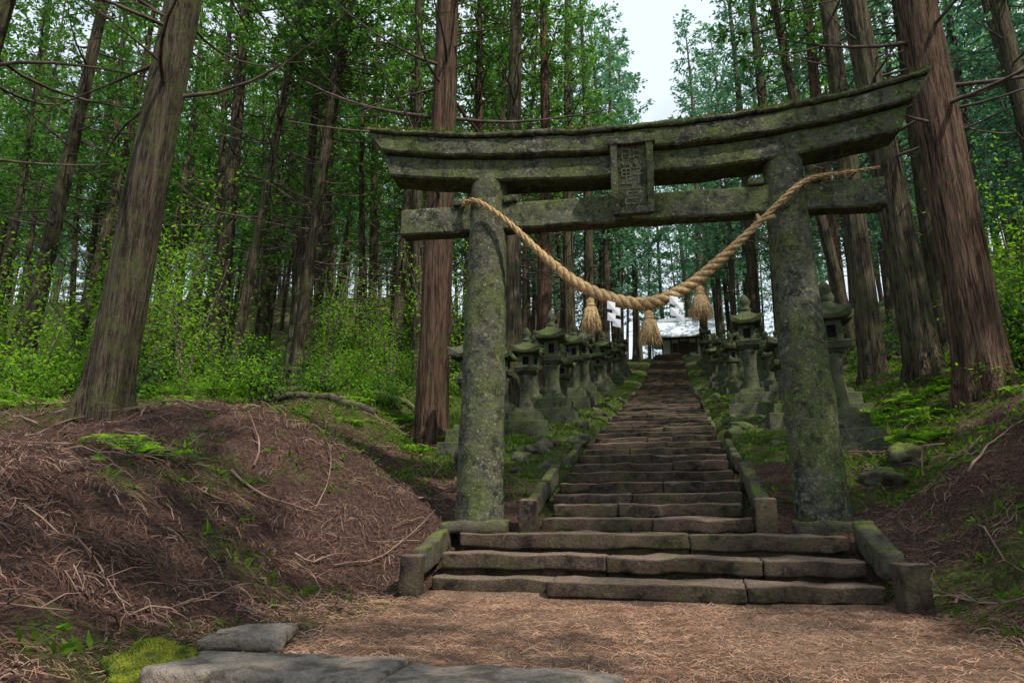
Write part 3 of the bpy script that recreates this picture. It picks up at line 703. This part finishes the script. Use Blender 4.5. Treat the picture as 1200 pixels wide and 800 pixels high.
# ------------------------------------------------------------ understory shrubs
def shrub(name,seed,Hh=1.4,nst=9,nl=420,Ls=(.05,.11),mat='leaf',spread=.8):
    r=np.random.default_rng(seed); qb=QB(); P=[];D=[]
    for k in range(nst):
        a=r.uniform(0,6.28); sp=spread*r.uniform(.2,1); hh=Hh*r.uniform(.5,1); t=np.linspace(0,1,6)[:,None]
        pts=np.array([math.cos(a),math.sin(a),0])*sp*t**1.3+np.array([0,0,hh])*t+r.normal(size=(6,3))*.04*t
        V,F=tube(pts,np.linspace(.012,.003,6)*Hh**.5,4,False); qb.add(V,F,0)
        m=nl//nst; tt=r.uniform(.25,1,m); ip=np.stack([np.interp(tt,t[:,0],pts[:,i]) for i in range(3)],1)
        off=norm(r.normal(size=(m,3))*[1,1,.4])*r.uniform(.03,.28,(m,1))*Hh**.5
        P.append(ip+off); D.append(norm(off+r.normal(size=(m,3))*.08+np.array([0,0,-.05])))
    P=np.concatenate(P);D=np.concatenate(D); V,F=leaves(P,D,r.uniform(*Ls,len(P)),r.uniform(Ls[0]*.45,Ls[1]*.5,len(P)),up=np.array([0,0,1.])); qb.add(V,F,1,False)
    return qb.mesh(name,[MAT['twig'],MAT[mat]])
SH=[shrub('shrub_%d'%k,400+k,[.8,1.2,1.7,.6][k],9,[420,560,700,300][k],(.06,.12)) for k in range(4)]
SD=[shrub('evergreen_shrub_%d'%k,420+k,[1.0,1.6][k],9,520,(.08,.16),'leaf_dark') for k in range(2)]
ST=[shrub('sapling_%d'%k,440+k,[3.0,4.5][k],7,1200,(.07,.12),'leaf',1.5) for k in range(2)]
UE=empty('understory_shrubs')
def put(me,x,y,s=1): 
    o=bpy.data.objects.new('shrub',me); o.location=(x,y,h(x,y)-.03); o.scale=(s,)*3; o.rotation_euler[2]=random.uniform(0,6.28); link(o,UE)
for k in range(620):
    y=random.triangular(9.5,60,14); sd=-1 if random.random()<.7 else 1
    x=sd*random.uniform(4.6,12+y*.75) if sd<0 else random.uniform(5.5,8+y*.6)
    if sd<0 and y<13.5 and x>-7.5: continue
    if sn(np.array([x]),np.array([y]),.5,3)[0]<-.15: continue
    u=random.random()
    put(random.choice(SH) if u<.68 else random.choice(SD) if u<.92 else random.choice(ST),x,y,random.uniform(.6,1.2))
for x,y,s in [(-12.5,11,1.2),(-11.2,12,1.3),(-13.5,12.5,1.4),(-10.5,10.8,.9),(-14.5,13,1.5),(-10,13.5,1.2),(-14,11.5,1.6)]: put(random.choice(SH),x,y,s)
for x,y,s in [(7.8,14.5,1.3),(7.4,15.5,1.5),(8.8,16,1.5),(9.5,18,1.6),(6.9,13.6,.8),(6.6,12,.6)]: put(random.choice(SH),x,y,s)
put(SD[1],7.0,14.0,1.6); put(ST[0],6.9,14.6,1.1); put(ST[0],8.2,16.8,1.2)
for x,y,s in [(-15,17,1.8),(-13,24,1.5),(-16,22,1.8),(-11,27,1.6),(9.5,20,1.5),(11,24,1.6),(-20,20,1.8),(-8.5,28,1.4),(-14,15.5,1.5),(-17.5,13.5,1.6)]: put(random.choice(ST),x,y,s)

# ------------------------------------------------------------ light
SAZ=math.radians(128); SEL=math.radians(50)
w=bpy.data.worlds.new('World'); scene.world=w; w.use_nodes=True; nt=w.node_tree; bg=nt.nodes['Background']
sky=nt.nodes.new('ShaderNodeTexSky'); sky.sky_type='NISHITA'; sky.sun_disc=False; sky.sun_elevation=SEL; sky.sun_rotation=SAZ; sky.air_density=1.0; sky.dust_density=2.0; sky.ozone_density=1.0
v=coords(nt,(1,1,2.2),'Generated'); cl=noise(nt,v,2.2,4,.6,.6)
col=mix(nt,bw(nt,cl,.30,.48),sky.outputs[0],(6.1,6.9,7.7))
nt.links.new(col,bg.inputs[0]); bg.inputs[1].default_value=.15
sl=bpy.data.lights.new('sun','SUN'); sl.energy=5; sl.angle=math.radians(.6); sl.color=(1,.92,.80)
so=bpy.data.objects.new('sun',sl); sv=Vector((math.sin(SAZ)*math.cos(SEL),math.cos(SAZ)*math.cos(SEL),math.sin(SEL))); so.rotation_euler=sv.to_track_quat('Z','Y').to_euler(); link(so)
# ------------------------------------------------------------ camera
cam=bpy.data.cameras.new('camera'); cam.lens=24; cam.sensor_width=36; cam.clip_end=1500; cam.clip_start=.05
co=bpy.data.objects.new('camera',cam); co.location=(.45,0,.85); co.rotation_euler=(math.radians(104),0,math.radians(13.6)); link(co); scene.camera=co
scene.view_settings.view_transform='Standard'; scene.view_settings.look='None'; scene.view_settings.exposure=0
